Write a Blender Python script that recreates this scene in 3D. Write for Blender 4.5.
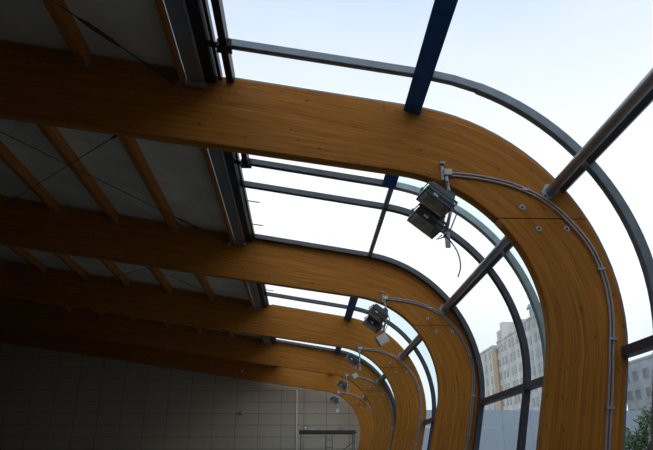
import bpy, math, random
from mathutils import Vector, Matrix

for o in list(bpy.data.objects):
    bpy.data.objects.remove(o)
SC = bpy.context.scene
COL = SC.collection
random.seed(7)

# ------------------------------------------------------------------ camera
H = 3.0                                  # camera height over the hall floor
F_PX = 620.0
cam_d = bpy.data.cameras.new('camera')
cam_d.sensor_width = 36.0
cam_d.lens = F_PX / 653.0 * 36.0
cam_d.clip_end = 1000
cam_d.clip_start = 0.05
cam = bpy.data.objects.new('camera', cam_d)
COL.objects.link(cam)
R0 = Vector((0.99932241, -0.03680649, 0.0))
U0 = Vector((-0.01333503, -0.36205567, 0.93206109))
F0 = Vector((0.0343059, 0.93142953, 0.36230116))
mw = Matrix((R0, U0, -F0)).transposed().to_4x4()
mw.translation = (0, 0, H)
cam.matrix_world = mw
SC.camera = cam

# ------------------------------------------------------------------ sky
world = bpy.data.worlds.new('sky')
SC.world = world
world.use_nodes = True
wn = world.node_tree
wn.nodes.clear()
w_out = wn.nodes.new('ShaderNodeOutputWorld')
w_bg = wn.nodes.new('ShaderNodeBackground')
w_tc = wn.nodes.new('ShaderNodeTexCoord')
w_map = wn.nodes.new('ShaderNodeMapping')
w_map.inputs['Scale'].default_value = (1.0, 1.0, 2.2)
w_noise = wn.nodes.new('ShaderNodeTexNoise')
w_noise.inputs['Scale'].default_value = 1.7
w_noise.inputs['Detail'].default_value = 5
w_noise.inputs['Roughness'].default_value = 0.55
w_ramp = wn.nodes.new('ShaderNodeValToRGB')
w_ramp.color_ramp.elements[0].position = 0.33
w_ramp.color_ramp.elements[0].color = (0.0, 0.0, 0.0, 1)
w_ramp.color_ramp.elements[1].position = 0.58
w_ramp.color_ramp.elements[1].color = (0.45, 0.45, 0.45, 1)
wn.links.new(w_tc.outputs['Generated'], w_map.inputs['Vector'])
wn.links.new(w_map.outputs['Vector'], w_noise.inputs['Vector'])
wn.links.new(w_noise.outputs['Fac'], w_ramp.inputs['Fac'])
w_sep = wn.nodes.new('ShaderNodeSeparateXYZ')
wn.links.new(w_tc.outputs['Generated'], w_sep.inputs['Vector'])
w_alt = wn.nodes.new('ShaderNodeValToRGB')          # clear sky colour by altitude: pale at the horizon, bluer aloft
cr = w_alt.color_ramp
cr.elements[0].position = 0.10
cr.elements[0].color = (0.70, 0.84, 0.93, 1)
cr.elements[1].position = 1.0
cr.elements[1].color = (0.52, 0.68, 0.97, 1)
for pos, c in ((0.20, (0.80, 0.89, 0.94)), (0.29, (1.04, 1.05, 1.05)), (0.42, (1.06, 1.08, 1.08)), (0.56, (0.76, 0.87, 1.0)), (0.68, (0.55, 0.70, 0.98))):
    e = cr.elements.new(pos)
    e.color = (*c, 1)
w_add = wn.nodes.new('ShaderNodeMath')               # drifting cloud edges
w_add.operation = 'MULTIPLY_ADD'
wn.links.new(w_noise.outputs['Fac'], w_add.inputs[0])
w_add.inputs[1].default_value = 0.16
w_sub = wn.nodes.new('ShaderNodeMath')
w_sub.operation = 'SUBTRACT'
wn.links.new(w_sep.outputs['Z'], w_sub.inputs[0])
w_sub.inputs[1].default_value = 0.08
wn.links.new(w_sub.outputs[0], w_add.inputs[2])
wn.links.new(w_add.outputs[0], w_alt.inputs['Fac'])
w_mix = wn.nodes.new('ShaderNodeMix')
w_mix.data_type = 'RGBA'
wn.links.new(w_ramp.outputs['Color'], w_mix.inputs[0])
wn.links.new(w_alt.outputs['Color'], w_mix.inputs[6])
w_mix.inputs[7].default_value = (1.0, 1.02, 1.05, 1)
wn.links.new(w_mix.outputs[2], w_bg.inputs['Color'])
w_bg.inputs['Strength'].default_value = 1.13
wn.links.new(w_bg.outputs['Background'], w_out.inputs['Surface'])

SC.view_settings.view_transform = 'Standard'
SC.view_settings.look = 'None'
SC.view_settings.exposure = 0.0
SC.view_settings.gamma = 1.0
SC.view_settings.use_curve_mapping = False

# ------------------------------------------------------------------ materials
def mat(name, color, rough=0.6, metal=0.0, var=0.15, scale=4.0, bump=0.0, stretch=(1, 1, 1), coord='Object', spec=0.5):
    m = bpy.data.materials.new(name)
    m.use_nodes = True
    nt = m.node_tree
    b = nt.nodes['Principled BSDF']
    b.inputs['Roughness'].default_value = rough
    b.inputs['Metallic'].default_value = metal
    b.inputs['Specular IOR Level'].default_value = spec
    tc = nt.nodes.new('ShaderNodeTexCoord')
    mp = nt.nodes.new('ShaderNodeMapping')
    mp.inputs['Scale'].default_value = stretch
    nz = nt.nodes.new('ShaderNodeTexNoise')
    nz.inputs['Scale'].default_value = scale
    nz.inputs['Detail'].default_value = 6
    rp = nt.nodes.new('ShaderNodeValToRGB')
    rp.color_ramp.elements[0].position = 0.3
    rp.color_ramp.elements[1].position = 0.7
    lo = [max(0, c * (1 - var)) for c in color]
    hi = [min(1, c * (1 + var)) for c in color]
    rp.color_ramp.elements[0].color = (*lo, 1)
    rp.color_ramp.elements[1].color = (*hi, 1)
    nt.links.new(tc.outputs[coord], mp.inputs['Vector'])
    nt.links.new(mp.outputs['Vector'], nz.inputs['Vector'])
    nt.links.new(nz.outputs['Fac'], rp.inputs['Fac'])
    nt.links.new(rp.outputs['Color'], b.inputs['Base Color'])
    if bump:
        bp = nt.nodes.new('ShaderNodeBump')
        bp.inputs['Strength'].default_value = bump
        bp.inputs['Distance'].default_value = 0.02
        nt.links.new(nz.outputs['Fac'], bp.inputs['Height'])
        nt.links.new(bp.outputs['Normal'], b.inputs['Normal'])
    return m

def wood_mat(name, dark, light, rough=0.5, knots=True):
    """glued laminated timber: grain and lamella tones run along the UV u axis (metres)"""
    m = bpy.data.materials.new(name)
    m.use_nodes = True
    nt = m.node_tree
    N, L = nt.nodes, nt.links
    b = N['Principled BSDF']
    b.inputs['Roughness'].default_value = rough
    b.inputs['Specular IOR Level'].default_value = 0.12
    uv = N.new('ShaderNodeUVMap')
    uv.uv_map = 'grain'
    mp = N.new('ShaderNodeMapping')
    mp.inputs['Scale'].default_value = (0.7, 16.0, 1.0)
    L.new(uv.outputs['UV'], mp.inputs['Vector'])
    nz = N.new('ShaderNodeTexNoise')
    nz.inputs['Scale'].default_value = 2.2
    nz.inputs['Detail'].default_value = 7
    nz.inputs['Roughness'].default_value = 0.6
    L.new(mp.outputs['Vector'], nz.inputs['Vector'])
    rp = N.new('ShaderNodeValToRGB')
    rp.color_ramp.elements[0].position = 0.3
    rp.color_ramp.elements[0].color = (*dark, 1)
    rp.color_ramp.elements[1].position = 0.72
    rp.color_ramp.elements[1].color = (*light, 1)
    L.new(nz.outputs['Fac'], rp.inputs['Fac'])
    # lamellas of about 4 cm, each of a slightly different tone
    mp2 = N.new('ShaderNodeMapping')
    mp2.inputs['Scale'].default_value = (0.22, 24.0, 1.0)
    L.new(uv.outputs['UV'], mp2.inputs['Vector'])
    sn = N.new('ShaderNodeVectorMath')
    sn.operation = 'FLOOR'
    L.new(mp2.outputs['Vector'], sn.inputs[0])
    wnz = N.new('ShaderNodeTexWhiteNoise')
    L.new(sn.outputs['Vector'], wnz.inputs['Vector'])
    mr = N.new('ShaderNodeMapRange')
    mr.inputs['To Min'].default_value = 0.86
    mr.inputs['To Max'].default_value = 1.12
    L.new(wnz.outputs['Value'], mr.inputs['Value'])
    mul = N.new('ShaderNodeMix')
    mul.data_type = 'RGBA'
    mul.blend_type = 'MULTIPLY'
    mul.inputs[0].default_value = 1.0
    L.new(rp.outputs['Color'], mul.inputs[6])
    L.new(mr.outputs['Result'], mul.inputs[7])
    last = mul.outputs[2]
    if knots:
        mp3 = N.new('ShaderNodeMapping')
        mp3.inputs['Scale'].default_value = (6.0, 14.0, 1.0)
        L.new(uv.outputs['UV'], mp3.inputs['Vector'])
        vo = N.new('ShaderNodeTexVoronoi')
        vo.inputs['Scale'].default_value = 1.0
        L.new(mp3.outputs['Vector'], vo.inputs['Vector'])
        sep = N.new('ShaderNodeSeparateColor')
        L.new(vo.outputs['Color'], sep.inputs['Color'])
        th = N.new('ShaderNodeMapRange')          # knot size differs from cell to cell
        th.inputs['From Min'].default_value = 0.30
        th.inputs['From Max'].default_value = 1.0
        th.inputs['To Min'].default_value = 0.0
        th.inputs['To Max'].default_value = 0.20
        L.new(sep.outputs['Red'], th.inputs['Value'])
        lt = N.new('ShaderNodeMath')
        lt.operation = 'SUBTRACT'
        L.new(th.outputs['Result'], lt.inputs[0])
        L.new(vo.outputs['Distance'], lt.inputs[1])
        sm = N.new('ShaderNodeMapRange')
        sm.inputs['From Min'].default_value = -0.05
        sm.inputs['From Max'].default_value = 0.06
        sm.inputs['To Max'].default_value = 0.7
        L.new(lt.outputs[0], sm.inputs['Value'])
        kx = N.new('ShaderNodeMix')
        kx.data_type = 'RGBA'
        L.new(sm.outputs['Result'], kx.inputs[0])
        L.new(last, kx.inputs[6])
        kx.inputs[7].default_value = (dark[0] * 0.35, dark[1] * 0.3, dark[2] * 0.3, 1)
        last = kx.outputs[2]
    L.new(last, b.inputs['Base Color'])
    bp = N.new('ShaderNodeBump')
    bp.inputs['Strength'].default_value = 0.08
    bp.inputs['Distance'].default_value = 0.01
    L.new(nz.outputs['Fac'], bp.inputs['Height'])
    L.new(bp.outputs['Normal'], b.inputs['Normal'])
    return m

def glass_mat(name, tint):
    m = bpy.data.materials.new(name)
    m.use_nodes = True
    nt = m.node_tree
    nt.nodes.clear()
    out = nt.nodes.new('ShaderNodeOutputMaterial')
    tr = nt.nodes.new('ShaderNodeBsdfTransparent')
    tr.inputs['Color'].default_value = (*tint, 1)
    gl = nt.nodes.new('ShaderNodeBsdfGlossy')
    gl.inputs['Roughness'].default_value = 0.03
    gl.inputs['Color'].default_value = (0.9, 0.95, 1, 1)
    nz = nt.nodes.new('ShaderNodeTexNoise')
    nz.inputs['Scale'].default_value = 1.3
    mr = nt.nodes.new('ShaderNodeMapRange')
    mr.inputs['To Min'].default_value = 0.02
    mr.inputs['To Max'].default_value = 0.05
    mx = nt.nodes.new('ShaderNodeMixShader')
    nt.links.new(nz.outputs['Fac'], mr.inputs['Value'])
    nt.links.new(mr.outputs['Result'], mx.inputs['Fac'])
    nt.links.new(tr.outputs[0], mx.inputs[1])
    nt.links.new(gl.outputs[0], mx.inputs[2])
    nt.links.new(mx.outputs[0], out.inputs['Surface'])
    return m

M = {}
M['glulam'] = wood_mat('glulam timber', (0.34, 0.125, 0.018), (0.60, 0.25, 0.042))
M['purlin'] = wood_mat('purlin timber', (0.40, 0.15, 0.03), (0.60, 0.25, 0.06), knots=False)
M['joint'] = mat('dark joint seal', (0.05, 0.025, 0.012), 0.9)
M['steel'] = mat('galvanised steel', (0.42, 0.43, 0.44), 0.4, 0.45, 0.12, 9)
M['conduit'] = mat('grey conduit', (0.42, 0.41, 0.40), 0.45, 0.3, 0.1, 20)
M['zinc'] = mat('zinc bracket', (0.42, 0.46, 0.52), 0.5, 0.6, 0.15, 12)
M['gutter'] = mat('grey gutter sheet', (0.30, 0.33, 0.34), 0.45, 0.4, 0.12, 6)
M['dark_alu'] = mat('dark grey window bar', (0.085, 0.095, 0.115), 0.4, 0.35, 0.15, 6)
M['mid_alu'] = mat('slate grey window bar', (0.22, 0.27, 0.31), 0.4, 0.3, 0.15, 6)
M['light_alu'] = mat('pale grey window bar', (0.42, 0.50, 0.52), 0.4, 0.3, 0.12, 6)
M['black'] = mat('black rail', (0.02, 0.021, 0.024), 0.45, 0.2, 0.2, 9)
M['blue'] = mat('blue painted steel', (0.02, 0.13, 0.42), 0.5, 0.0, 0.15, 7, spec=0.2)
M['deck'] = mat('roof board', (0.74, 0.73, 0.61), 0.9, 0, 0.14, 1.6, 0.1, (1, 1, 1))
M['tile'] = mat('beige wall panel', (0.66, 0.61, 0.48), 0.65, 0, 0.06, 2.0)
M['mortar'] = mat('wall joint', (0.30, 0.28, 0.23), 0.9)
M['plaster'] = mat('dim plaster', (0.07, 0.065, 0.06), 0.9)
M['bounce_tile'] = mat('poolside bounce tiles', (0.50, 0.46, 0.38), 0.6, 0, 0.12, 2.0)  # for the unseen strip that bounces light up to the roof boards
M['floor'] = mat('floor tiles', (0.05, 0.055, 0.06), 0.6, 0, 0.2, 1.5)
M['lamp_body'] = mat('charcoal lamp housing', (0.045, 0.055, 0.07), 0.45, 0.3, 0.2, 14)
M['reflector'] = mat('lamp reflector', (0.80, 0.77, 0.66), 0.45, 0.0, 0.2, 18)
M['white'] = mat('off white plastic', (0.72, 0.70, 0.64), 0.5, 0, 0.05, 8)
M['wire'] = mat('black cable', (0.03, 0.03, 0.03), 0.6)
M['rod'] = mat('dark steel rod', (0.07, 0.07, 0.07), 0.5, 0.6)
M['scaffold'] = mat('scaffold tube', (0.16, 0.17, 0.18), 0.5, 0.5)
M['plank'] = mat('dark scaffold plank', (0.09, 0.08, 0.065), 0.9, 0, 0.3, 5)  # one dark mottled brown for all planks
M['glass'] = glass_mat('clear glass', (0.985, 0.99, 0.995))
M['glass_tint'] = glass_mat('pale cyan glass', (0.88, 0.955, 0.97))
M['lens'] = glass_mat('lamp glass', (0.98, 0.98, 0.97))
M['facade_cream'] = mat('weathered cream facade', (0.58, 0.58, 0.54), 0.9, 0, 0.22, 0.35, 0, (1, 1, 0.4))
M['facade_ochre'] = mat('ochre facade strip', (0.48, 0.38, 0.25), 0.9, 0, 0.2, 0.4)
M['facade_grey'] = mat('blue grey facade', (0.36, 0.40, 0.43), 0.9, 0, 0.2, 0.4)
M['facade_light'] = mat('pale grey facade', (0.50, 0.52, 0.52), 0.9, 0, 0.2, 0.4, 0, (1, 1, 0.4))
M['win_far'] = mat('far window glass', (0.20, 0.22, 0.235), 0.25, 0, 0.3, 0.7)  # lightened so that outdoor haze is in the colour
M['win_frame'] = mat('far window frame', (0.42, 0.42, 0.40), 0.7)  # kept near the facade tone, haze put into the colour here too
M['hoarding'] = mat('white corrugated sheet', (0.42, 0.50, 0.58), 0.6, 0, 0.05, 0.6)
M['ground'] = mat('outdoor asphalt', (0.16, 0.16, 0.15), 0.95, 0, 0.2, 0.4)
M['leaf'] = mat('leaf green', (0.055, 0.12, 0.03), 0.7, 0, 0.5, 1.2)
M['bark'] = mat('bark', (0.10, 0.075, 0.05), 0.95, 0, 0.3, 6)

# ------------------------------------------------------------------ mesh helpers
class MB:
    def __init__(s):
        s.v, s.f, s.uv = [], [], []
        s.smooth = []
    def quad(s, pts, uv=None, smooth=False):
        i = len(s.v)
        s.v += [tuple(p) for p in pts]
        s.f.append(tuple(range(i, i + len(pts))))
        s.uv.append(uv or [(p[0], p[1]) for p in pts])
        s.smooth.append(smooth)
    def face(s, idx, uv=None, smooth=False):
        s.f.append(tuple(idx))
        s.uv.append(uv or [(s.v[i][0], s.v[i][1]) for i in idx])
        s.smooth.append(smooth)
    def box(s, c, size, ax=None):
        """box; ax = three axis vectors; UV u runs along the longest side"""
        c = Vector(c)
        ax = ax or (Vector((1, 0, 0)), Vector((0, 1, 0)), Vector((0, 0, 1)))
        ax = [Vector(a) for a in ax]
        hx = [ax[k] * (size[k] / 2) for k in range(3)]
        order = sorted(range(3), key=lambda k: -size[k])
        i0 = len(s.v)
        loc = []
        for sx in (-1, 1):
            for sy in (-1, 1):
                for sz in (-1, 1):
                    s.v.append(tuple(c + hx[0] * sx + hx[1] * sy + hx[2] * sz))
                    loc.append((sx * size[0] / 2, sy * size[1] / 2, sz * size[2] / 2))
        for fc in ((0, 1, 3, 2), (4, 6, 7, 5), (0, 4, 5, 1), (2, 3, 7, 6), (0, 2, 6, 4), (1, 5, 7, 3)):
            uv = [(loc[i][order[0]], loc[i][order[1]] + loc[i][order[2]]) for i in fc]
            s.face([i0 + i for i in fc], uv)
        return s
    def beam(s, a, b, w, h, up=(0, 0, 1)):
        """rectangular bar from a to b, w across, h along up"""
        a, b = Vector(a), Vector(b)
        d = (b - a)
        y = d.normalized()
        up = Vector(up)
        x = y.cross(up).normalized()
        z = x.cross(y)
        return s.box((a + b) / 2, (w, d.length, h), (x, y, z))
    def tube(s, pts, r, n=10, cap=True):
        pts = [Vector(p) for p in pts]
        i0 = len(s.v)
        prev = None
        for k, p in enumerate(pts):
            t = (pts[min(k + 1, len(pts) - 1)] - pts[max(k - 1, 0)]).normalized()
            if prev is None:
                x = t.orthogonal().normalized()
            else:
                x = (prev - t * prev.dot(t)).normalized()
            prev = x
            y = t.cross(x)
            rr = r[k] if isinstance(r, (list, tuple)) else r
            for j in range(n):
                a = 2 * math.pi * j / n
                s.v.append(tuple(p + x * (rr * math.cos(a)) + y * (rr * math.sin(a))))
        for k in range(len(pts) - 1):
            for j in range(n):
                j2 = (j + 1) % n
                s.face((i0 + k * n + j, i0 + k * n + j2, i0 + (k + 1) * n + j2, i0 + (k + 1) * n + j), smooth=True)
        if cap:
            s.face([i0 + j for j in range(n)][::-1])
            e = i0 + (len(pts) - 1) * n
            s.face([e + j for j in range(n)])
        return s
    def disc(s, c, axis, r, h, n=16):
        c, axis = Vector(c), Vector(axis).normalized()
        return s.tube([c - axis * h / 2, c + axis * h / 2], r, n)
    def strip(s, inner, outer, y0, y1, uvs=None, vo=0.0):
        """solid swept between two matching (x, z) polylines from y0 to y1"""
        n = len(inner)
        acc = [0.0]
        for k in range(1, n):
            a = ((inner[k][0] + outer[k][0]) / 2, (inner[k][1] + outer[k][1]) / 2)
            b = ((inner[k - 1][0] + outer[k - 1][0]) / 2, (inner[k - 1][1] + outer[k - 1][1]) / 2)
            acc.append(acc[-1] + math.hypot(a[0] - b[0], a[1] - b[1]))
        if uvs is not None:
            acc = [uvs + a for a in acc]
        wd = [math.hypot(inner[k][0] - outer[k][0], inner[k][1] - outer[k][1]) for k in range(n)]
        t = y1 - y0
        def P(q, y):
            return (q[0], y, q[1])
        for k in range(n - 1):
            a0, a1 = acc[k], acc[k + 1]
            w0, w1 = wd[k] + vo, wd[k + 1] + vo
            i0, i1, o0, o1 = inner[k], inner[k + 1], outer[k], outer[k + 1]
            s.quad([P(i0, y0), P(i1, y0), P(o1, y0), P(o0, y0)], [(a0, vo), (a1, vo), (a1, w1), (a0, w0)], False)
            s.quad([P(i0, y1), P(o0, y1), P(o1, y1), P(i1, y1)], [(a0, vo + 5), (a0, w0 + 5), (a1, w1 + 5), (a1, vo + 5)], False)
            s.quad([P(i0, y0), P(i0, y1), P(i1, y1), P(i1, y0)], [(a0, vo - 3), (a0, vo - 3 + t), (a1, vo - 3 + t), (a1, vo - 3)], True)
            s.quad([P(o0, y0), P(o1, y0), P(o1, y1), P(o0, y1)], [(a0, vo + 9), (a1, vo + 9), (a1, vo + 9 + t), (a0, vo + 9 + t)], True)
        for k in (0, n - 1):
            s.quad([P(inner[k], y0), P(outer[k], y0), P(outer[k], y1), P(inner[k], y1)])
        return s
    def build(s, name, material, parent=None, origin=None):
        me = bpy.data.meshes.new(name)
        v = s.v
        if origin is not None:
            v = [(p[0] - origin[0], p[1] - origin[1], p[2] - origin[2]) for p in v]
        me.from_pydata(v, [], s.f)
        lay = me.uv_layers.new(name='grain')
        i = 0
        for f in s.uv:
            for c in f:
                lay.data[i].uv = c
                i += 1
        for p, sm in zip(me.polygons, s.smooth):
            p.use_smooth = sm
        me.validate()
        me.materials.append(M[material])
        return link(name, me, parent, origin)

def weld(o):
    import bmesh
    bm = bmesh.new()
    bm.from_mesh(o.data)
    bmesh.ops.remove_doubles(bm, verts=bm.verts, dist=1e-5)
    bmesh.ops.recalc_face_normals(bm, faces=bm.faces)
    bm.to_mesh(o.data)
    bm.free()
    return o

def link(name, me, parent=None, loc=None):
    o = bpy.data.objects.new(name, me)
    COL.objects.link(o)
    if parent is not None:
        o.parent = parent
        if loc is not None:
            o.location = loc
    elif loc is not None:
        o.location = loc
    return o

def empty(name, loc=(0, 0, 0)):
    o = bpy.data.objects.new(name, None)
    o.empty_display_size = 0.2
    COL.objects.link(o)
    o.location = loc
    return o

def tag(o, label=None, cat=None, group=None, kind=None):
    if label: o['label'] = label
    if cat: o['category'] = cat
    if group: o['group'] = group
    if kind: o['kind'] = kind
    return o

def copy_tree(o, parent=None):
    c = o.copy()
    COL.objects.link(c)
    c.parent = parent
    for ch in list(o.children):
        copy_tree(ch, c)
    return c

# ------------------------------------------------------------------ the frame profile in the x-z plane
def unit(a):
    l = math.hypot(*a)
    return (a[0] / l, a[1] / l)

def fillet(c, u, v, R, n, lu, lv):
    """polyline: straight from c+u*lu, arc of radius R, straight to c+v*lv; returns points"""
    ang = math.acos(u[0] * v[0] + u[1] * v[1])
    T = R / math.tan(ang / 2)
    b = unit((u[0] + v[0], u[1] + v[1]))
    O = (c[0] + b[0] * R / math.sin(ang / 2), c[1] + b[1] * R / math.sin(ang / 2))
    a0 = math.atan2(c[1] + u[1] * T - O[1], c[0] + u[0] * T - O[0])
    a1 = math.atan2(c[1] + v[1] * T - O[1], c[0] + v[0] * T - O[0])
    d = (a1 - a0 + math.pi) % (2 * math.pi) - math.pi
    pts = []
    for k in range(8):
        q = lu + (T - lu) * k / 8
        pts.append((c[0] + u[0] * q, c[1] + u[1] * q))
    for k in range(n + 1):
        a = a0 + d * k / n
        pts.append((O[0] + R * math.cos(a), O[1] + R * math.sin(a)))
    for k in range(1, 7):
        q = T + (lv - T) * k / 6
        pts.append((c[0] + v[0] * q, c[1] + v[1] * q))
    return pts

NA = 48
UO, VO = unit((-0.9875, 0.158)), unit((-0.2167, -0.976))
UI, VI = unit((-0.99, 0.1411)), unit((-0.2306, -0.973))
X_LEFT = -16.6
def outer_profile(h):
    """outer edge of the frame, moved outwards by h"""
    n1, n2 = (-UO[1], UO[0]), (-VO[1], VO[0])
    n1 = n1 if n1[1] > 0 else (-n1[0], -n1[1])
    n2 = n2 if n2[0] > 0 else (-n2[0], -n2[1])
    cx, cz = 4.148, 3.805
    r1 = n1[0] * cx + n1[1] * cz + h
    r2 = n2[0] * cx + n2[1] * cz + h
    det = n1[0] * n2[1] - n1[1] * n2[0]
    c = ((r1 * n2[1] - n1[1] * r2) / det, (n1[0] * r2 - r1 * n2[0]) / det)
    lu = (c[0] - X_LEFT) / -UO[0]
    lv = (c[1] + H) / -VO[1]
    return [(x, z + H) for x, z in fillet(c, UO, VO, 2.667 + h, NA, lu, lv)]
def inner_profile():
    c = (3.169, 3.067)
    lu = (c[0] - X_LEFT) / -UI[0]
    lv = (c[1] + H) / -VI[1]
    return [(x, z + H) for x, z in fillet(c, UI, VI, 1.867, NA, lu, lv)]
OUT, INN = outer_profile(0), inner_profile()

class Curve:
    """arc length access to an offset of the outer profile"""
    def __init__(s, h):
        s.p = outer_profile(h)
        s.l = [0.0]
        for a, b in zip(s.p, s.p[1:]):
            s.l.append(s.l[-1] + math.hypot(b[0] - a[0], b[1] - a[1]))
    def near(s, q):
        best = None
        for k in range(len(s.p) - 1):
            a, b = s.p[k], s.p[k + 1]
            ab = (b[0] - a[0], b[1] - a[1])
            L2 = ab[0] ** 2 + ab[1] ** 2
            t = max(0, min(1, ((q[0] - a[0]) * ab[0] + (q[1] - a[1]) * ab[1]) / L2))
            d = math.hypot(a[0] + ab[0] * t - q[0], a[1] + ab[1] * t - q[1])
            if best is None or d < best[0]:
                best = (d, s.l[k] + t * math.sqrt(L2))
        return best[1]
    def at(s, t):
        for k in range(len(s.l) - 1):
            if t <= s.l[k + 1] or k == len(s.l) - 2:
                w = (t - s.l[k]) / (s.l[k + 1] - s.l[k])
                a, b = s.p[k], s.p[k + 1]
                return (a[0] + (b[0] - a[0]) * w, a[1] + (b[1] - a[1]) * w)
    def cut(s, q0, q1):
        """points of the curve between the points nearest to q0 and q1"""
        t0, t1 = s.near(q0), s.near(q1)
        return [s.at(t0)] + [p for p, l in zip(s.p, s.l) if t0 + 1e-3 < l < t1 - 1e-3] + [s.at(t1)]
CUR = {}
def cut(h, q0, q1):
    k = round(h, 3)
    if k not in CUR:
        CUR[k] = Curve(k)
    return CUR[k].cut(q0, q1)
def on(h, q):
    k = round(h, 3)
    if k not in CUR:
        CUR[k] = Curve(k)
    return CUR[k].at(CUR[k].near(q))

def resample(a, n):
    l = [0.0]
    for p, q in zip(a, a[1:]):
        l.append(l[-1] + math.hypot(q[0] - p[0], q[1] - p[1]))
    out = []
    k = 0
    for i in range(n):
        t = l[-1] * i / (n - 1)
        while k < len(l) - 2 and t > l[k + 1]:
            k += 1
        w = (t - l[k]) / (l[k + 1] - l[k])
        out.append((a[k][0] + (a[k + 1][0] - a[k][0]) * w, a[k][1] + (a[k + 1][1] - a[k][1]) * w))
    return out

def bar_strip(mb, h0, h1, q0, q1, y0, y1):
    a, b = cut(h0, q0, q1), cut(h1, q0, q1)
    n = max(len(a), len(b), 2)
    mb.strip(resample(a, n), resample(b, n), y0, y1)
    return mb

FRAME_T = 0.17
S = 6.0
FRAMES = [6.75 + S * i for i in range(-1, 5)]         # near face of each frame
ORD = {5: 'first', 4: 'second', 3: 'third', 2: 'fourth', 1: 'fifth', 0: 'sixth'}   # counted from the panelled end wall
Y_BACK = 32.0
Y_FRONT = -2.4
ROOF_EDGE = -1.55

def ztop(x, h=0.0):
    return on(h, (x, 3.805 + H + 0.16 * (4.148 - x)))[1]

# ------------------------------------------------------------------ setting: floor, walls, ceiling, ground
o = MB().box(((X_LEFT + 3.0) / 2, (Y_BACK + Y_FRONT) / 2, -0.1), (3.0 - X_LEFT, Y_BACK - Y_FRONT, 0.2)).build('floor', 'floor')
tag(o, kind='structure')
o = MB().box((1.6, (Y_BACK + Y_FRONT) / 2, 0.01), (2.8, Y_BACK - Y_FRONT, 0.02)).build('trim_1', 'bounce_tile')      # unseen pale walkway, added and narrowed to bounce light onto the roof
tag(o, kind='structure')
o = MB().box((90, 110, -0.35), (420, 420, 0.2)).build('ground', 'ground')
tag(o, 'grey asphalt ground outside the hall', 'ground', kind='structure')
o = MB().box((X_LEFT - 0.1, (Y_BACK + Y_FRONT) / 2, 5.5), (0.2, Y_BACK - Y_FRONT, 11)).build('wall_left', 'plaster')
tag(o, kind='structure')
def end_wall(name, y, material):
    m = MB()
    sgn = 0.2 if y > 0 else -0.2
    poly = [(X_LEFT, 0.0)] + [p for p in OUT] 
    lo = [(X_LEFT, p[1]) if False else (p[0], 0.0) for p in OUT]
    m.strip(lo, OUT, min(y, y + sgn), max(y, y + sgn))
    o = m.build(name, material)
    return tag(o, kind='structure')
wall_back = end_wall('wall_back', Y_BACK, 'mortar')
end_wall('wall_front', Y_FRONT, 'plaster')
# unseen block added beyond the front wall to shade the columns from low sky
o = MB().box((10.5, Y_FRONT - 6.5, 5.5), (12.0, 12.0, 11.5)).build('wall_shade_block', 'plaster')
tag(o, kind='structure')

# end wall panels: 1.118 x 0.555 m, joints recessed
TW, TH = 1.118, 0.5475
tile_me = None
GX, GZ = 0.057, 2.417 + H
stuff = MB()
for r in range(-10, 9):
    z0 = GZ + r * TH
    for c in range(-15, 4):
        x0 = GX + c * TW
        if x0 < X_LEFT or z0 < 0.0:
            continue
        x1, z1 = x0 + TW, z0 + TH
        # leave out panels that would stick out of the wall's own outline
        if z1 > ztop(x0 + TW / 2) - 0.15 or (x1 > 3.2 and c >= 3):
            continue
        hidden_low = z1 < 2.2
        if hidden_low:
            stuff.box((x0 + TW / 2, Y_BACK - 0.012, z0 + TH / 2), (TW - 0.022, 0.024, TH - 0.022))
            continue
        m = MB().box((0, 0, 0), (TW - 0.022, 0.024, TH - 0.022)) if tile_me is None else None
        if tile_me is None:
            p = m.build('panel', 'tile', wall_back)
            tile_me = p.data
        else:
            p = link('panel', tile_me, wall_back)
        p.location = (x0 + TW / 2, Y_BACK - 0.012 + random.uniform(-0.003, 0.003), z0 + TH / 2)
p = stuff.build('panel', 'tile', wall_back)
tag(p, kind='stuff')

# roof deck with boards between the purlins
PUR = [-2.83 - 1.31 * k for k in range(0, 11)]
a, b = cut(0.06, (X_LEFT, 10.2), (ROOF_EDGE + 0.05, 7.7)), cut(0.30, (X_LEFT, 10.4), (ROOF_EDGE + 0.05, 8.0))
ceiling = tag(MB().strip([a[0], a[-1]], [b[0], b[-1]], Y_FRONT, Y_BACK + 0.2).build('ceiling', 'deck'), kind='structure')
edges = [ROOF_EDGE] + PUR
for bay in range(0, 6):
    y0 = FRAMES[bay] + FRAME_T if bay < 5 else FRAMES[5] + FRAME_T
    y1 = FRAMES[bay + 1] if bay < 5 else Y_BACK
    for k in range(len(edges) - 1):
        x1, x0 = edges[k] - 0.008, edges[k + 1] + 0.008
        m = MB()
        q0, q1 = (x0, 7), (x1, 7)
        lo = [(x0, ztop(x0) + 0.035), (x1, ztop(x1) + 0.035)]
        hi = [(x0, ztop(x0) + 0.06), (x1, ztop(x1) + 0.06)]
        m.strip(lo, hi, y0 + 0.004, y1 - 0.004)
        m.build('panel', 'deck', ceiling)

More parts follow.
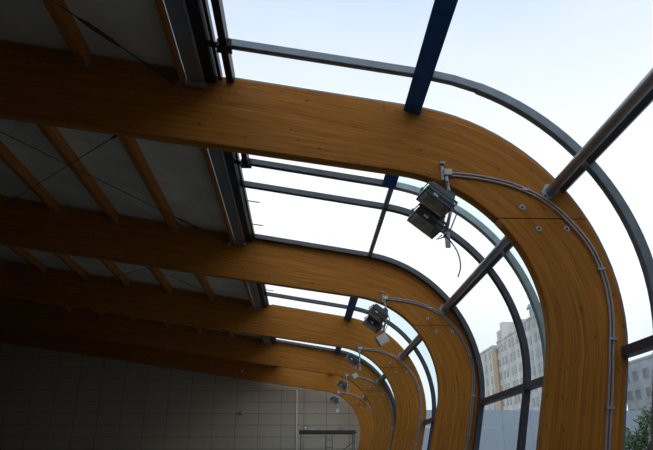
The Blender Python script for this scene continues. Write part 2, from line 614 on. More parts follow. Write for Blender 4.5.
# ------------------------------------------------------------------ glulam frames
def split_at(poly, z):
    """cut a profile where it falls below height z: (upper part, lower part)"""
    for k in range(20, len(poly) - 1):
        if poly[k][1] >= z > poly[k + 1][1]:
            w = (poly[k][1] - z) / (poly[k][1] - poly[k + 1][1])
            q = (poly[k][0] + (poly[k + 1][0] - poly[k][0]) * w, z)
            return poly[:k + 1] + [q], [q] + poly[k + 1:]
def pair(a, b, n):
    return resample(a, n), resample(b, n)
def make_frame():
    root = empty('glulam_frame')
    ZJ = 2.745 + H
    o_up, o_lo = split_at(OUT, ZJ + 0.006)
    i_up, i_lo = split_at(INN, ZJ + 0.004)
    ti, to = pair(i_up[7:], o_up[7:], 44)
    weld(MB().strip(i_up[:7] + ti, o_up[:7] + to, 0, FRAME_T).build('rafter', 'glulam', root))
    _, o_l2 = split_at(OUT, ZJ - 0.006)
    _, i_l2 = split_at(INN, ZJ - 0.008)
    ti, to = pair(i_l2, o_l2, 44)
    weld(MB().strip(ti, to, 0, FRAME_T, uvs=40.0, vo=3.3).build('column', 'glulam', root))
    MB().strip([i_up[-1], i_l2[0]], [o_up[-1], o_l2[0]], 0.006, FRAME_T - 0.006).build('joint', 'joint', root)
    # cap strip of grey sheet on the outer edge
    a, b = OUT[4:], outer_profile(0.022)[4:]
    # only under the glazing
    lo = cut(0.0, (-1.0, 7.6), OUT[-1]); hi = cut(0.022, (-1.0, 7.6), OUT[-1])
    n = max(len(lo), len(hi))
    MB().strip(resample(lo, n), resample(hi, n), 0.0, FRAME_T).build('cap_strip', 'mid_alu', root)
    for (x, z) in ((2.59, 2.884), (2.757, 2.611), (3.093, 2.615)):
        bo = MB().disc((x, -0.004, z + H), (0, 1, 0), 0.036, 0.012, 14).build('bolt', 'zinc', root)
        MB().disc((x, -0.012, z + H), (0, 1, 0), 0.015, 0.012, 6).build('nut', 'rod', bo)
    return root
proto = make_frame()
for i, y in enumerate(FRAMES):
    fr = proto if i == 0 else copy_tree(proto)
    fr.location = (0, y, 0)
    lab = {0: 'curved brown glulam frame, sixth from the panelled end wall', 1: 'curved brown glulam frame carrying twin floodlights and a loose hanging cable',
           2: 'curved brown glulam frame, fourth from the panelled end wall', 3: 'curved brown glulam frame, third from the panelled end wall',
           4: 'curved brown glulam frame, second from the panelled end wall', 5: 'curved brown glulam frame standing right before the panelled end wall'}[i]
    tag(fr, lab, 'frame', 'glulam frames of the hall')

# ------------------------------------------------------------------ purlins, edge purlin, gutter, bracing
tilt = math.atan(0.16)
NUM = ['first', 'second', 'third', 'fourth', 'fifth', 'sixth', 'seventh', 'eighth', 'ninth', 'tenth', 'eleventh']
def make_purlin():
    root = empty('roof_purlin')
    L = S - FRAME_T
    MB().box((0, L / 2, -0.10), (0.115, L - 0.004, 0.20)).build('timber', 'purlin', root)
    for y in (0.03, L - 0.03):
        m = MB()
        m.box((0, y, -0.205), (0.135, 0.056, 0.008))
        for sx in (-1, 1):
            m.box((sx * 0.062, y, -0.14), (0.008, 0.056, 0.13))
        m.build('hanger', 'zinc', root)
    return root
pur0 = None
for bay in range(5):
    for k, x in enumerate(PUR[:-1]):
        if pur0 is None:
            pur0 = p = make_purlin()
        else:
            p = copy_tree(pur0)
        p.location = (x, FRAMES[bay] + FRAME_T, ztop(x) + 0.03)
        p.rotation_euler = (0, tilt, 0)
        tag(p, 'orange timber roof purlin, %s from the gutter, meeting the %s frame from end wall' % (NUM[k], ORD[bay + 1]), 'purlin', 'timber purlins under the roof boards')
for bay in range(5):
    y0, y1 = FRAMES[bay] + FRAME_T, FRAMES[bay + 1]
    x = ROOF_EDGE
    z = ztop(x)
    o = MB().box((0, 0, 0), (0.06, y1 - y0 - 0.004, 0.24)).build('edge_purlin', 'purlin')
    o.location = (x, (y0 + y1) / 2, z - 0.09)
    o.rotation_euler = (0, tilt, 0)
    tag(o, 'slim orange timber board along the gutter, meeting the %s frame from the end wall' % ORD[bay + 1], 'board', 'boards along the gutter')
    # gutter
    g = empty('gutter', (-1.4, y0, z - 0.2))
    m = MB()
    yl = y1 - y0
    ax = (Vector((math.cos(tilt), 0, -math.sin(tilt))), Vector((0, 1, 0)), Vector((math.sin(tilt), 0, math.cos(tilt))))
    m.box((-0.005, yl / 2, 0.0), (0.20, yl - 0.006, 0.012), ax)
    m.box((-0.10, yl / 2, 0.14), (0.012, yl - 0.006, 0.27), ax)
    m.box((0.10, yl / 2, 0.05), (0.012, yl - 0.006, 0.09), ax)
    m.build('trough', 'gutter', g)
    MB().beam((0.108, 0.004, -0.03), (0.108, yl - 0.004, -0.03), 0.018, 0.016).build('lip', 'steel', g)
    for yy in (0.06, yl - 0.06):
        m = MB()
        m.box((0.0, yy, -0.035), (0.26, 0.09, 0.03), ax)
        m.tube([(0.09, yy - 0.05, -0.06), (0.09, yy + 0.05, -0.06)], 0.022, 8)
        m.build('end_bracket', 'zinc', g)
    tag(g, 'grey steel gutter at the roof edge, meeting the %s frame from the end wall' % ORD[bay + 1], 'gutter', 'gutters between the frames')
    # crossed tension rods under the roof boards
    def rod(xa, ya, xb, yb, txt, f0, drop):
        A = Vector((xa, ya, ztop(xa) - drop))
        B = Vector((xb, yb, ztop(xb) - drop))
        r = empty('brace_rod', A)
        d = B - A
        MB().tube([(0, 0, 0), d], 0.008, 8).build('rod', 'rod', r)
        MB().tube([d * f0, d * (f0 + 0.015), d * (f0 + 0.055), d * (f0 + 0.07)], [0.012, 0.024, 0.024, 0.012], 8).build('turnbuckle', 'rod', r)
        for q in (Vector((0, 0, 0)), d):
            MB().box(q, (0.07, 0.02, 0.09)).build('fork_end', 'zinc', r)
        tag(r, txt, 'brace', 'tension rods under the roof')
    rod(-6.7, y0 + 0.015, -1.64, y1 - 0.015, 'thin steel brace rod running towards the gutter at the %s frame from end wall' % ORD[bay + 1], 0.82, 0.235)
    rod(-1.64, y0 + 0.015, -6.65, y1 - 0.015, 'thin steel brace rod running away from the gutter towards the %s frame from end wall' % ORD[bay + 1], 0.2, 0.265)

# ------------------------------------------------------------------ glazing
Q_TOP = (-1.16, 3.805 + H + 0.16 * 5.308)
Q_RAIL = (-0.97, 3.805 + H + 0.16 * 5.118)
Q_BLUE = (1.40, 4.25 + H)
Q_SIL = (3.10, 3.16 + H)
Q_TRA = (3.56, 1.165 + H)
Q_END = OUT[-1]
SECT = [Q_TOP, Q_BLUE, Q_SIL, Q_TRA, Q_END]
# bars: (y centre, width, material of the flat part, material of the curved part, from)
BARS = {0: [(6.03, 0.085, 'mid_alu', 'mid_alu', Q_RAIL)],
        1: [(9.06, 0.10, 'dark_alu', 'light_alu', Q_RAIL), (9.97, 0.10, 'dark_alu', 'dark_alu', Q_TOP), (12.66, 0.14, 'dark_alu', 'dark_alu', Q_TOP)],
        2: [(17.45, 0.12, 'dark_alu', 'dark_alu', Q_TOP)],
        3: [(24.62, 0.16, 'dark_alu', 'dark_alu', Q_TOP)],
        4: [(27.9, 0.12, 'dark_alu', 'dark_alu', Q_TOP)]}
BAYNAME = {}
for bay in range(-1, 6):
    if bay == -1:
        y0, y1 = Y_FRONT, FRAMES[0]
    elif bay == 5:
        y0, y1 = FRAMES[5] + FRAME_T, Y_BACK
    else:
        y0, y1 = FRAMES[bay] + FRAME_T, FRAMES[bay + 1]
    win = empty('window_%d' % (bay + 2), (0, y0, 0))
    tag(win, kind='structure')
    def put(mb, name, material):
        ob = mb.build(name, material, win)
        ob.location = (0, -y0, 0)
        return weld(ob)
    bars = BARS.get(bay, [])
    ys = [y0] + [b_[0] for b_ in bars] + [y1]
    for (yc, w, m1, m2, qf) in bars:
        qs = (1.95, 4.03 + H) if bay == 0 else Q_BLUE
        put(bar_strip(MB(), -0.055, 0.035, qf, qs, yc - w / 2, yc + w / 2), 'glazing_bar', m1)
        put(bar_strip(MB(), -0.062, 0.035, qs, Q_END, yc - w / 2 - 0.006, yc + w / 2 + 0.006), 'glazing_bar', m2)
    # panes, slightly outside of the bars
    for k in range(len(ys) - 1):
        for s_ in range(4):
            tint = k == 0 and s_ in (1, 2) and bay in (1, 2, 3, 4)
            put(bar_strip(MB(), 0.036, 0.044, SECT[s_], SECT[s_ + 1], ys[k] + 0.002, ys[k + 1] - 0.002), 'pane', 'glass_tint' if tint else 'glass')
    # head rail along the gutter
    def rail(q, hw, h0, h1, name, material, ya=None, yb=None):
        a, b = on(h0, q), on(h1, q)
        nx, nz = (b[0] - a[0]) / (h1 - h0), (b[1] - a[1]) / (h1 - h0)
        tx, tz = nz, -nx
        m = MB()
        c = Vector(((a[0] + b[0]) / 2, ((ya or y0) + (yb or y1)) / 2, (a[1] + b[1]) / 2))
        m.box(c, (hw * 2, (yb or y1) - (ya or y0) - 0.004, h1 - h0), (Vector((tx, 0, tz)), Vector((0, 1, 0)), Vector((nx, 0, nz))))
        return put(m, name, material)
    rail((-1.21, Q_TOP[1]), 0.07, -0.12, 0.06, 'head_rail', 'black')
    rail((-1.10, Q_TOP[1]), 0.02, -0.05, 0.02, 'head_rail', 'black')
    first = bars[0][0] if bars else y1
    if bay in (0, 1):
        rail((-0.97, Q_RAIL[1]), 0.045, -0.07, 0.035, 'slide_rail', 'black', y0, y1 if bay == 0 else first)
        m = MB()
        m.box((-0.97, first, ztop(-0.97) - 0.05), (0.17, 0.14, 0.10))
        m.tube([(-1.17, first + 0.02, ztop(-1.15) - 0.03), (-0.9, first + 0.02, ztop(-0.97) - 0.06)], 0.035, 8)
        m.tube([(-1.12, first + 0.18, ztop(-1.15) - 0.02), (-0.9, first + 0.18, ztop(-0.97) - 0.02)], 0.012, 6)
        put(m, 'carriage', 'black')
    if bay in (1, 2):
        for yy in ((10.7, 11.9) if bay == 1 else (16.2, 17.0)):
            m = MB().tube([(-1.12, yy, ztop(-1.1) - 0.01), (-0.86, yy, ztop(-0.86) - 0.01)], 0.010, 6)
            put(m, 'stay', 'black')
    # rails behind the round tube and at the lower transom
    rail(Q_SIL, 0.075, -0.05, 0.03, 'glazing_rail', 'dark_alu')
    if bay != 5:
        rail(Q_TRA, 0.055, -0.06, 0.03, 'transom', 'dark_alu')
    if bay in (1,):
        rail(Q_BLUE, 0.04, -0.05, 0.03, 'glazing_rail', 'mid_alu', first)
    rail((Q_END[0] + 0.02, 0.06), 0.05, -0.06, 0.03, 'sill', 'dark_alu')

# blue tubes at the eaves line
nb = on(-0.035, Q_BLUE)
for bay in range(5):
    y0, y1 = FRAMES[bay] + FRAME_T, FRAMES[bay + 1]
    if bay == 1:
        y1 = 9.0
    t = empty('eaves_tube', (nb[0] - 0.05, y0, nb[1] + 0.01))
    ax = (Vector((0.94, 0, -0.34)), Vector((0, 1, 0)), Vector((0.34, 0, 0.94)))
    L = y1 - y0
    MB().box((0, L / 2, 0.0), (0.215, L - 0.004, 0.12), ax).build('tube', 'blue', t)
    MB().box((0, 0.01, 0.0), (0.205, 0.016, 0.125), ax).build('end_plate', 'blue', t)
    if bay == 1:
        tag(t, 'short blue square steel tube stub behind the twin floodlights frame', 'tube', 'blue eaves tubes')
    else:
        MB().box((0, L - 0.01, 0.0), (0.205, 0.016, 0.125), ax).build('end_plate', 'blue', t)
        tag(t, 'blue square steel tube under curved glass, ending at the %s frame from end wall' % ORD[bay + 1], 'tube', 'blue eaves tubes')

# silver round tubes with flange plates
for bay in range(5):
    y0, y1 = FRAMES[bay] + FRAME_T, FRAMES[bay + 1]
    L = y1 - y0
    t = empty('steel_tube', (2.955, y0, 3.095 + H))
    MB().tube([(0, 0.012, 0), (0, L - 0.012, 0)], 0.058, 20).build('tube', 'steel', t)
    for yy in (0.007, L - 0.007):
        ax = (Vector((0.77, 0, 0.64)), Vector((0, 1, 0)), Vector((-0.64, 0, 0.77)))
        pts = []
        m = MB()
        hex_ = [(math.cos(math.pi / 3 * k + 0.3) * 0.125, math.sin(math.pi / 3 * k + 0.3) * 0.10) for k in range(6)]
        i0 = len(m.v)
        for s_ in (-0.006, 0.006):
            for (a_, b_) in hex_:
                m.v.append(tuple(Vector((0, yy + s_, 0)) + ax[0] * a_ + ax[2] * b_))
        m.face([5, 4, 3, 2, 1, 0]); m.face([6, 7, 8, 9, 10, 11])
        for k in range(6):
            m.face([k, (k + 1) % 6, 6 + (k + 1) % 6, 6 + k])
        fl = m.build('flange', 'zinc', t)
        sg = -1 if yy > 1 else 1
        for a_ in (-0.09, 0.09):
            MB().disc(Vector((0, yy + sg * 0.012, 0)) + ax[0] * a_, (0, 1, 0), 0.014, 0.014, 6).build('bolt', 'rod', fl)
    tag(t, 'round silver steel tube crossing the glazing, flanged to the %s frame from end wall' % ORD[bay + 1], 'tube', 'round steel tubes')

# ------------------------------------------------------------------ conduits on the frames
CON = [(1.716, 3.305), (2.109, 3.265), (2.456, 3.185), (2.70, 3.08), (2.882, 2.965), (3.104, 2.744), (3.329, 2.407), (3.437, 2.056),
       (3.460, 1.75), (3.435, 1.464), (3.385, 1.187), (3.310, 0.801), (3.165, 0.155), (2.46, -2.98)]
def smooth_path(p, n=5):
    out = []
    for k in range(len(p) - 1):
        p0, p1, p2, p3 = p[max(k - 1, 0)], p[k], p[k + 1], p[min(k + 2, len(p) - 1)]
        for j in range(n):
            t = j / n
            out.append(tuple(0.5 * ((2 * p1[c]) + (-p0[c] + p2[c]) * t + (2 * p0[c] - 5 * p1[c] + 4 * p2[c] - p3[c]) * t * t + (-p0[c] + 3 * p1[c] - 3 * p2[c] + p3[c]) * t ** 3) for c in range(len(p1))))
    out.append(p[-1])
    return out
def make_conduit():
    root = empty('cable_conduit')
    path = smooth_path(CON)
    for off in (-0.019, 0.019):
        pts = []
        for k, (x, z) in enumerate(path):
            a, b = path[max(k - 1, 0)], path[min(k + 1, len(path) - 1)]
            t = unit((b[0] - a[0], b[1] - a[1]))
            pts.append((x - t[1] * off, -0.018, z + t[0] * off + H))
        MB().tube(pts, 0.0135, 8).build('pipe', 'conduit', root)
    jb = MB().box((1.715, -0.035, 3.31 + H), (0.10, 0.07, 0.085)).build('junction_box', 'conduit', root)
    MB().box((1.715, -0.073, 3.31 + H), (0.085, 0.006, 0.07)).build('lid', 'white', jb)
    for (x, z) in ((3.415, 1.314), (3.262, 0.576), (3.42, 2.12), (2.65, 3.11)):
        MB().box((x, -0.02, z + H), (0.09, 0.04, 0.03)).build('clip', 'zinc', root)
    m = MB()                                          # upright bracket strip beside the box and the drop pipe
    m.box((1.655, -0.02, 3.33 + H), (0.035, 0.03, 0.22))
    m.box((1.655, -0.05, 3.43 + H), (0.06, 0.06, 0.02))
    m.build('bracket', 'zinc', root)
    MB().tube([(1.70, -0.04, 3.28 + H), (1.70, -0.06, 3.20 + H), (1.66, -0.16, 3.13 + H)], 0.017, 8).build('drop_pipe', 'conduit', root)
    return root
c0 = None
for i in range(1, 6):
    c = c0 = make_conduit() if c0 is None else c0
    if i > 1:
        c = copy_tree(c0)
    c.location = (0, FRAMES[i], 0)
    tag(c, 'twin grey cable conduit with junction box on the %s frame from the end wall' % ORD[i], 'conduit', 'conduits on the frames')

# ------------------------------------------------------------------ floodlights
def make_floodlight():
    root = empty('floodlight')
    # local axes: x long side, z short side, -y the way the lamp shines
    w, h, d = 0.36, 0.215, 0.20
    m = MB()
    fr = [(-w / 2, -h / 2), (w / 2, -h / 2), (w / 2, h / 2), (-w / 2, h / 2)]
    def ring(sx, sz, y):
        i = len(m.v)
        for (a, b_) in fr:
            m.v.append((a * sx, y, b_ * sz))
        return [i, i + 1, i + 2, i + 3]
    r0 = ring(1, 1, 0.0); r1 = ring(1, 1, 0.07); r2 = ring(0.82, 0.8, d); r3 = ring(0.92, 0.9, 0.0); r4 = ring(0.6, 0.5, 0.06)
    def skin(a, b_):
        for k in range(4):
            m.face((a[k], a[(k + 1) % 4], b_[(k + 1) % 4], b_[k]))
    skin(r0, r1); skin(r1, r2); m.face(r2); skin(r3, r0)
    body = m.build('housing', 'lamp_body', root)
    for k in range(5):                                # cooling ribs on the back
        MB().box((0, 0.16 + 0.02, (k - 2) * 0.032), (w * 0.62, 0.07, 0.008)).build('rib', 'lamp_body', body)
    MB().box((-0.05, 0.035, -h / 2 - 0.002), (0.06, 0.03, 0.004)).build('rating_label', 'white', body)
    MB().box((-0.05, 0.035, h / 2 + 0.002), (0.06, 0.03, 0.004)).build('rating_label', 'white', body)
    MB().box((0.10, d + 0.03, 0.0), (0.10, 0.06, 0.12)).build('gear_box', 'lamp_body', body)
    m2 = MB()
    m2.v = [tuple(v) for v in m.v[12:20]]
    for k in range(4):
        m2.face((k, 4 + k, 4 + (k + 1) % 4, (k + 1) % 4))
    m2.face((4, 7, 6, 5))
    m2.build('reflector', 'reflector', root)
    MB().tube([(-0.05, 0.03, 0), (0.05, 0.03, 0)], 0.014, 8).build('bulb', 'white', root)
    MB().box((0, 0.006, 0), (w * 0.93, 0.006, h * 0.91)).build('lens', 'lens', root)
    m = MB()
    for sx in (-1, 1):
        m.box((sx * (w / 2 + 0.012), 0.09, 0.04), (0.008, 0.035, 0.20))
    m.box((0, 0.09, 0.144), (w + 0.032, 0.035, 0.008))
    m.build('yoke', 'rod', root)
    for sx in (-1, 1):
        MB().disc((sx * (w / 2 + 0.022), 0.09, 0.0), (1, 0, 0), 0.018, 0.02, 8).build('knob', 'white', root)
    return root
xa = Vector((0.806, 0.187, -0.558)).normalized()
n_ = Vector((-0.592, -0.308, -0.828))
n_ = (n_ - xa * n_.dot(xa)).normalized()             # shining direction
ya = -n_
za = xa.cross(ya)
ROT = Matrix((xa, ya, za)).transposed().to_euler()
fl0 = None
WHERE = {1: [((1.40, -0.55, 2.67), 'charcoal floodlight, upper of the twin pair beside the loose hanging cable'),
             ((1.325, -0.33, 2.505), 'charcoal floodlight, lower of the twin pair beside the loose hanging cable')],
         2: [((1.44, -0.52, 2.80), 'dark floodlight, upper of two on the fourth frame from the end wall'),
             ((1.365, -0.30, 2.635), 'dark floodlight, lower of two on the fourth frame from the end wall')],
         3: [((1.40, -0.35, 2.85), 'single dark floodlight on the third frame from the end wall')],
         4: [((1.45, -0.35, 2.83), 'single dark floodlight on the second frame from the end wall')],
         5: [((1.45, -0.35, 2.84), 'single dark floodlight on the frame right before the panelled end wall')]}
for i in range(1, 6):
    for (loc, lab) in WHERE[i]:
        if fl0 is None:
            fl0 = f_ = make_floodlight()
        else:
            f_ = copy_tree(fl0)
        f_.location = (loc[0], FRAMES[i] + loc[1], loc[2] + H)
        f_.rotation_euler = ROT
        tag(f_, lab, 'floodlight', 'floodlights on the frames')
    # carrier arm
    top = WHERE[i][0][0]
    bot = WHERE[i][-1][0]
    m = MB()
    A = Vector((1.69, -0.06, 3.24))
    B = Vector((top[0] + 0.28, top[1] + 0.30, top[2] + 0.12))
    C_ = Vector((bot[0] + 0.24, bot[1] + 0.05, bot[2] - 0.12))
    arm = empty('lamp_arm', (A.x, FRAMES[i] + A.y, A.z + H))
    MB().tube([(0, 0, 0), B - A, C_ - A], 0.02, 8).build('pipe', 'zinc', arm)
    MB().tube([B - A, B - A + Vector((0.04, -0.02, -0.12)), C_ - A + Vector((0.05, -0.05, 0.06)), C_ - A + Vector((-0.03, -0.06, -0.02)), C_ - A + Vector((-0.12, -0.1, -0.06)), C_ - A + Vector((-0.05, -0.08, 0.0))], 0.008, 6).build('cable', 'wire', arm)
    MB().box(C_ - A + Vector((0.02, -0.04, -0.04)), (0.05, 0.04, 0.18)).build('plate', 'zinc', arm)
    tag(arm, 'bent zinc pipe arm holding the floodlight on the %s frame from the end wall' % ORD[i], 'arm', 'floodlight arms')
pts = smooth_path([(1.486, 6.3, 2.40), (1.568, 6.3, 2.30), (1.636, 6.3, 2.19), (1.666, 6.3, 2.09), (1.668, 6.3, 1.98), (1.634, 6.3, 1.876)], 6)
o = MB().tube([(x, y, z + H) for x, y, z in pts], 0.007, 6).build('loose_cable', 'wire')
tag(o, 'thin dark loose cable dangling from the twin floodlights', 'cable')
for i, (dx, dz, sc) in {2: (1.566, 2.35, 1.0), 3: (1.50, 2.44, 0.7), 5: (1.616, 2.42, 0.8)}.items():
    b = empty('ballast_box', (dx, FRAMES[i] - 0.44, dz + H))
    ax = (Vector((0.86, 0.1, 0.5)).normalized(), Vector((-0.1, 1, 0)).normalized(), Vector((-0.5, 0, 0.86)).normalized())
    MB().box((0, 0, 0), (0.22 * sc, 0.12 * sc, 0.20 * sc), ax).build('case', 'white', b)
    MB().box(Vector((0, -0.065 * sc, 0)), (0.19 * sc, 0.012, 0.17 * sc), ax).build('lid', 'white', b)
    MB().tube([(0.02, 0.0, 0.10 * sc), (0.03, 0.0, 0.30)], 0.012, 6).build('stem', 'zinc', b)
    tag(b, 'small off-white box hanging under the floodlight on the %s frame from the end wall' % ORD[i], 'box', 'boxes under floodlights')

# ------------------------------------------------------------------ end wall things
p = empty('wall_pipe', (-0.30, Y_BACK - 0.06, 0))
MB().tube([(0, 0, 0.02), (0, 0, 3.54 + H)], 0.032, 8).build('pipe', 'white', p)
for z in (2.0, 4.9, 6.2):
    MB().box((0, 0.02, z), (0.10, 0.05, 0.04)).build('clip', 'zinc', p)
tag(p, 'thin white vertical pipe fixed to the panelled end wall', 'pipe')
w_ = empty('wall_lamp', (-3.0, Y_BACK - 0.024, 2.46 + H))
MB().box((0, -0.03, 0), (0.22, 0.06, 0.14)).build('base', 'zinc', w_)
MB().tube([(0.05, -0.06, 0), (0.05, -0.14, -0.02)], [0.06, 0.08], 10).build('shade', 'white', w_)
tag(w_, 'small pale fitting on the panelled end wall', 'lamp')
w_ = empty('beam_spot', (-2.95, FRAMES[5] - 0.01, 4.3 + H))
MB().box((0, -0.02, 0), (0.1, 0.04, 0.1)).build('base', 'zinc', w_)
MB().disc((0, -0.09, -0.03), (0, 1, 0.3), 0.05, 0.1, 10).build('head', 'white', w_)
tag(w_, 'small pale spotlight on the face of the frame before the end wall', 'lamp')

sc_ = empty('scaffold', (-0.12, 29.4, 0))
ZP = 1.36 + H
for k in range(3):
    MB().box((1.24, 0.16 + 0.31 * k, ZP + 0.075), (2.55, 0.30, 0.14)).build('plank', 'plank', sc_)
for (x, y) in ((0.05, 0.02), (2.46, 0.02), (0.05, 0.94), (2.46, 0.94)):
    MB().tube([(x, y, 0.0), (x, y, ZP)], 0.026, 8).build('post', 'scaffold', sc_)
for z in (1.2, 3.3):
    for y in (0.02, 0.94):
        MB().tube([(0.05, y, z), (2.46, y, z)], 0.02, 8).build('rail', 'scaffold', sc_)
for (a, b) in (((1.9, 0.0, 3.62), (2.46, 0.0, 4.05)), ((0.05, 0.0, 1.2), (2.46, 0.0, 3.3))):
    MB().tube([a, b], 0.02, 8).build('brace', 'scaffold', sc_)
lad = empty('ladder', (0, 0, 0)); lad.parent = sc_
for x in (1.16, 1.46):
    MB().tube([(x, -0.03, 0.0), (x, -0.03, ZP)], 0.02, 8).build('stile', 'scaffold', lad)
for k in range(13):
    MB().tube([(1.16, -0.03, 0.25 + k * 0.32), (1.46, -0.03, 0.25 + k * 0.32)], 0.014, 6).build('rung', 'scaffold', lad)
MB().tube([(2.4, 0.3, ZP + 0.03), (2.62, 0.3, ZP + 0.08)], 0.03, 8).build('coupler', 'scaffold', sc_)
tag(sc_, 'dark metal scaffold with ladder and plank platform before the end wall', 'scaffold')
b = empty('bucket', (0.10, 29.7, ZP + 0.146))
MB().tube([(0, 0, 0), (0, 0, 0.15)], [0.07, 0.09], 12).build('pail', 'white', b)
MB().tube([(-0.09, 0, 0.15), (-0.06, 0, 0.2), (0.06, 0, 0.2), (0.09, 0, 0.15)], 0.006, 6).build('handle', 'rod', b)
tag(b, 'small white bucket standing on the scaffold planks', 'bucket')
m = MB()
for k in range(9):
    x0, x1 = k * 0.05, (k + 1) * 0.05
    z0, z1 = 0.10 * math.exp(-((k - 3) / 3) ** 2), 0.10 * math.exp(-((k - 2) / 3) ** 2)
    m.quad([(x0, 0, 0), (x1, 0, 0), (x1, 0, z1), (x0, 0, z0)]); m.quad([(x0, 0, z0), (x1, 0, z1), (x1, 0.25, z1 * 0.6), (x0, 0.25, z0 * 0.6)], smooth=True)
    m.quad([(x0, 0.25, 0), (x0, 0.25, z0 * 0.6), (x1, 0.25, z1 * 0.6), (x1, 0.25, 0)])
o = m.build('dust_sheet', 'white'); o.location = (0.28, 29.55, ZP + 0.147)
tag(o, 'crumpled white sheet lying on the scaffold planks', 'cloth')
b = empty('tool_box', (1.75, 29.7, ZP + 0.146))
MB().box((0, 0, 0.06), (0.3, 0.16, 0.12)).build('case', 'conduit', b)
MB().tube([(-0.06, 0, 0.12), (-0.06, 0, 0.16), (0.06, 0, 0.16), (0.06, 0, 0.12)], 0.008, 6).build('handle', 'rod', b)
tag(b, 'small grey tool box on the scaffold planks', 'tool box')

# ------------------------------------------------------------------ outside: apartment houses, hoarding, trees
XF = 45.0
def block(name, label, y0, y1, top, facade, x=XF, depth=14.0, cols=None, rows=None, floor_h=2.95, ww=1.1, wh=1.45, z_last=None, end_windows=0):
    """apartment block whose long side faces the hall (towards -x)"""
    r = empty(name, (x, y0, -0.25))
    MB().box((depth / 2, (y1 - y0) / 2, (top + 0.25) / 2), (depth, y1 - y0, top + 0.25)).build('wall', facade, r)
    MB().box((depth / 2, (y1 - y0) / 2, top + 0.25 + 0.2), (depth + 0.3, y1 - y0 - 0.02, 0.4)).build('parapet', facade, r)
    for zi in rows:
        for yi in cols:
            f = MB().box((-0.03, yi - y0, zi + 0.25), (0.08, ww + 0.24, wh + 0.24)).build('window', 'win_frame', r)
            MB().box((-0.08, yi - y0, zi + 0.25), (0.03, ww, wh)).build('pane', 'win_far', f)
    for zi in rows[:end_windows]:
        for xi in (2.5, 5.5, 9.0):
            f = MB().box((xi, -0.03, zi + 0.25), (ww + 0.24, 0.08, wh + 0.24)).build('window', 'win_frame', r)
            MB().box((xi, -0.08, zi + 0.25), (ww, 0.03, wh)).build('pane', 'win_far', f)
    tag(r, label, 'building')
    return r
rows = [H + 25.0 - 2.95 * k for k in range(9)]
rows_c = [H + 26.3 - 2.95 * k for k in range(9)]
hA = block('apartment_building', 'far end apartment block with cream walls beside the ochre strip', 146.5, 172.0, H + 26.4, 'facade_cream', cols=[149.5, 153.5, 158, 162, 166], rows=rows)
MB().box((-0.15, -1.6, 14.3), (0.5, 3.2, 28.6)).build('stair_strip', 'facade_ochre', hA)
hB = block('apartment_building', 'weathered pale apartment block with rooftop turrets and rows of small windows', 125.5, 143.2, H + 26.6, 'facade_cream',
           cols=[127.2, 129.3, 132.0, 134.2, 137.5, 139.6, 142.5], rows=rows)
for (yy, w, hh) in ((16.3, 2.2, 2.6), (13.6, 1.8, 4.0), (1.5, 3.2, 1.8)):
    MB().box((1.6, yy, 26.85 + H + hh / 2), (3.0, w, hh)).build('turret', 'facade_cream', hB)
hC = block('apartment_building', 'pale grey apartment block with roof hut and dish, tallest above the white hoarding', 112.0, 125.3, H + 27.3, 'facade_light', depth=8.0,
           cols=[114.0, 116.4, 118.6, 121.5, 123.6], rows=rows_c)
MB().box((2.5, 6.0, 27.55 + H + 0.9), (4.5, 6.0, 2.4)).build('roof_hut', 'facade_grey', hC)
dish = MB().tube([(1.0, 9.6, 30.0 + H), (0.7, 9.4, 30.9 + H)], [1.1, 0.3], 14).build('dish', 'facade_grey', hC)
MB().tube([(1.0, 9.6, 27.5 + H), (1.0, 9.6, 31.5 + H)], 0.12, 6).build('mast', 'win_frame', hC)
MB().tube([(1.0, 3.5, 28.5 + H), (1.0, 2.5, 32.5 + H)], 0.12, 6).build('mast', 'win_frame', hC)
# lower building farther right
rD = [H + 14.6 - 3.1 * k for k in range(5)]
hD = block('office_building', 'blue grey office block with a glass stair strip behind the leafy tree', 84.0, 112.0, H + 16.8, 'facade_grey', x=57.5, depth=16,
           cols=[87, 90.5, 100.5, 104, 107.5, 110.5], rows=rD, ww=1.7, wh=1.5)
MB().box((-0.2, 11.5, 8.4 + H * 0.5), (0.5, 3.4, 16.8 + H - 1)).build('stair_glass', 'win_far', hD)
MB().box((5, 18, 17.5 + H), (6, 5, 1.6)).build('roof_hut', 'facade_grey', hD)

for (ya_, yb_, hh, fc, lab) in ((-40.0, -12.0, 22.0, 'facade_ochre', 'unseen ochre house added across the street to block low sky light'), (-11.0, 22.0, 24.0, 'facade_cream', 'unseen cream house with plain front added across the street to block low sky light'),
                                (23.0, 52.0, 21.0, 'facade_light', 'unseen pale grey house added across the street to block low sky light')):
    block('sky_block_house', lab, ya_, yb_, hh, fc, x=34.0, depth=10.0,
          cols=[ya_ + 3 + 4.5 * k for k in range(int((yb_ - ya_) / 4.5))], rows=[4.5 + 3 * k for k in range(6)], ww=1.4)  # out-of-view houses added to keep low sky light off the hall
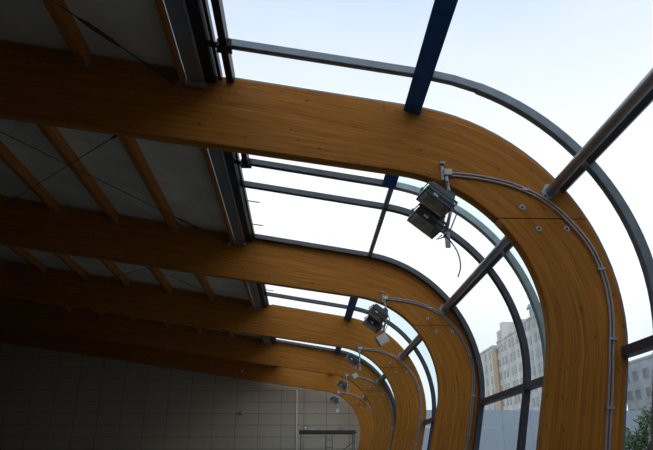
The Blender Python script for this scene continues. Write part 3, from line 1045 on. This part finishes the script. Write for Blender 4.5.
# white hoarding across the yard, sheet by sheet
hd = empty('hoarding', (6.0, 45.0, -0.25))
sheet = None
ZT = H + 3.68 + 0.25
for k in range(9):
    for lv in range(3):
        hh = [1.0, 2.45, 0.0][lv]
    for lv, (za_, zb_) in enumerate(((0.0, ZT - 3.45), (ZT - 3.44, ZT - 1.15), (ZT - 1.14, ZT))):
        x0 = k * 2.0
        MB().box((x0 + 1.0, 0.02 + 0.01 * (k % 2), (za_ + zb_) / 2), (1.985, 0.05, zb_ - za_ - 0.015)).build('sheet', 'hoarding', hd)
for k in range(10):
    MB().box((k * 2.0, 0.12, ZT / 2), (0.1, 0.1, ZT)).build('post', 'scaffold', hd)
tag(hd, 'tall pale blue-white sheet hoarding standing before the apartment blocks', 'fence')

def tree(name, label, loc, h, rad, seed, n=2600):
    rnd = random.Random(seed)
    r = empty(name, loc)
    MB().tube([(0, 0, 0), (0.05, 0, h * 0.35), (0.0, 0.1, h * 0.7)], [0.14, 0.1, 0.05], 8).build('trunk', 'bark', r)
    for k in range(5):
        a = k * 1.26 + rnd.random()
        z = h * (0.35 + 0.07 * k)
        MB().tube([(0.03, 0, z), (math.cos(a) * rad * 0.4, math.sin(a) * rad * 0.4, z + h * 0.14), (math.cos(a) * rad * 0.7, math.sin(a) * rad * 0.7, z + h * 0.2)], [0.05, 0.035, 0.015], 6).build('branch', 'bark', r)
    m = MB()
    blobs = []
    for k in range(16):
        a = rnd.random() * 6.28
        q = rnd.random() ** 0.5 * rad * 0.7
        blobs.append((math.cos(a) * q, math.sin(a) * q, h * rnd.uniform(0.45, 0.92), rad * rnd.uniform(0.25, 0.42)))
    for k in range(n):
        bx, by, bz, br = rnd.choice(blobs)
        d = Vector((rnd.gauss(0, 1), rnd.gauss(0, 1), rnd.gauss(0, 1))).normalized() * br * rnd.random() ** 0.4
        c = Vector((bx, by, bz)) + d
        u = Vector((rnd.gauss(0, 1), rnd.gauss(0, 1), rnd.gauss(0, 1))).normalized()
        w = u.orthogonal().normalized()
        l = rnd.uniform(0.10, 0.2)
        m.quad([c - u * l, c + w * l * 0.4, c + u * l, c - w * l * 0.4])
    tag(m.build('foliage', 'leaf', r), kind='stuff')
    tag(r, label, 'tree')
tree('leafy_tree', 'leafy green tree outside, growing before the blue grey office block', (15.6, 29.0, -0.25), 6.0, 1.9, 3)
tree('young_tree', 'low green bush outside, growing before the white hoarding', (13.6, 36.0, -0.25), 4.6, 0.8, 5, 1200)
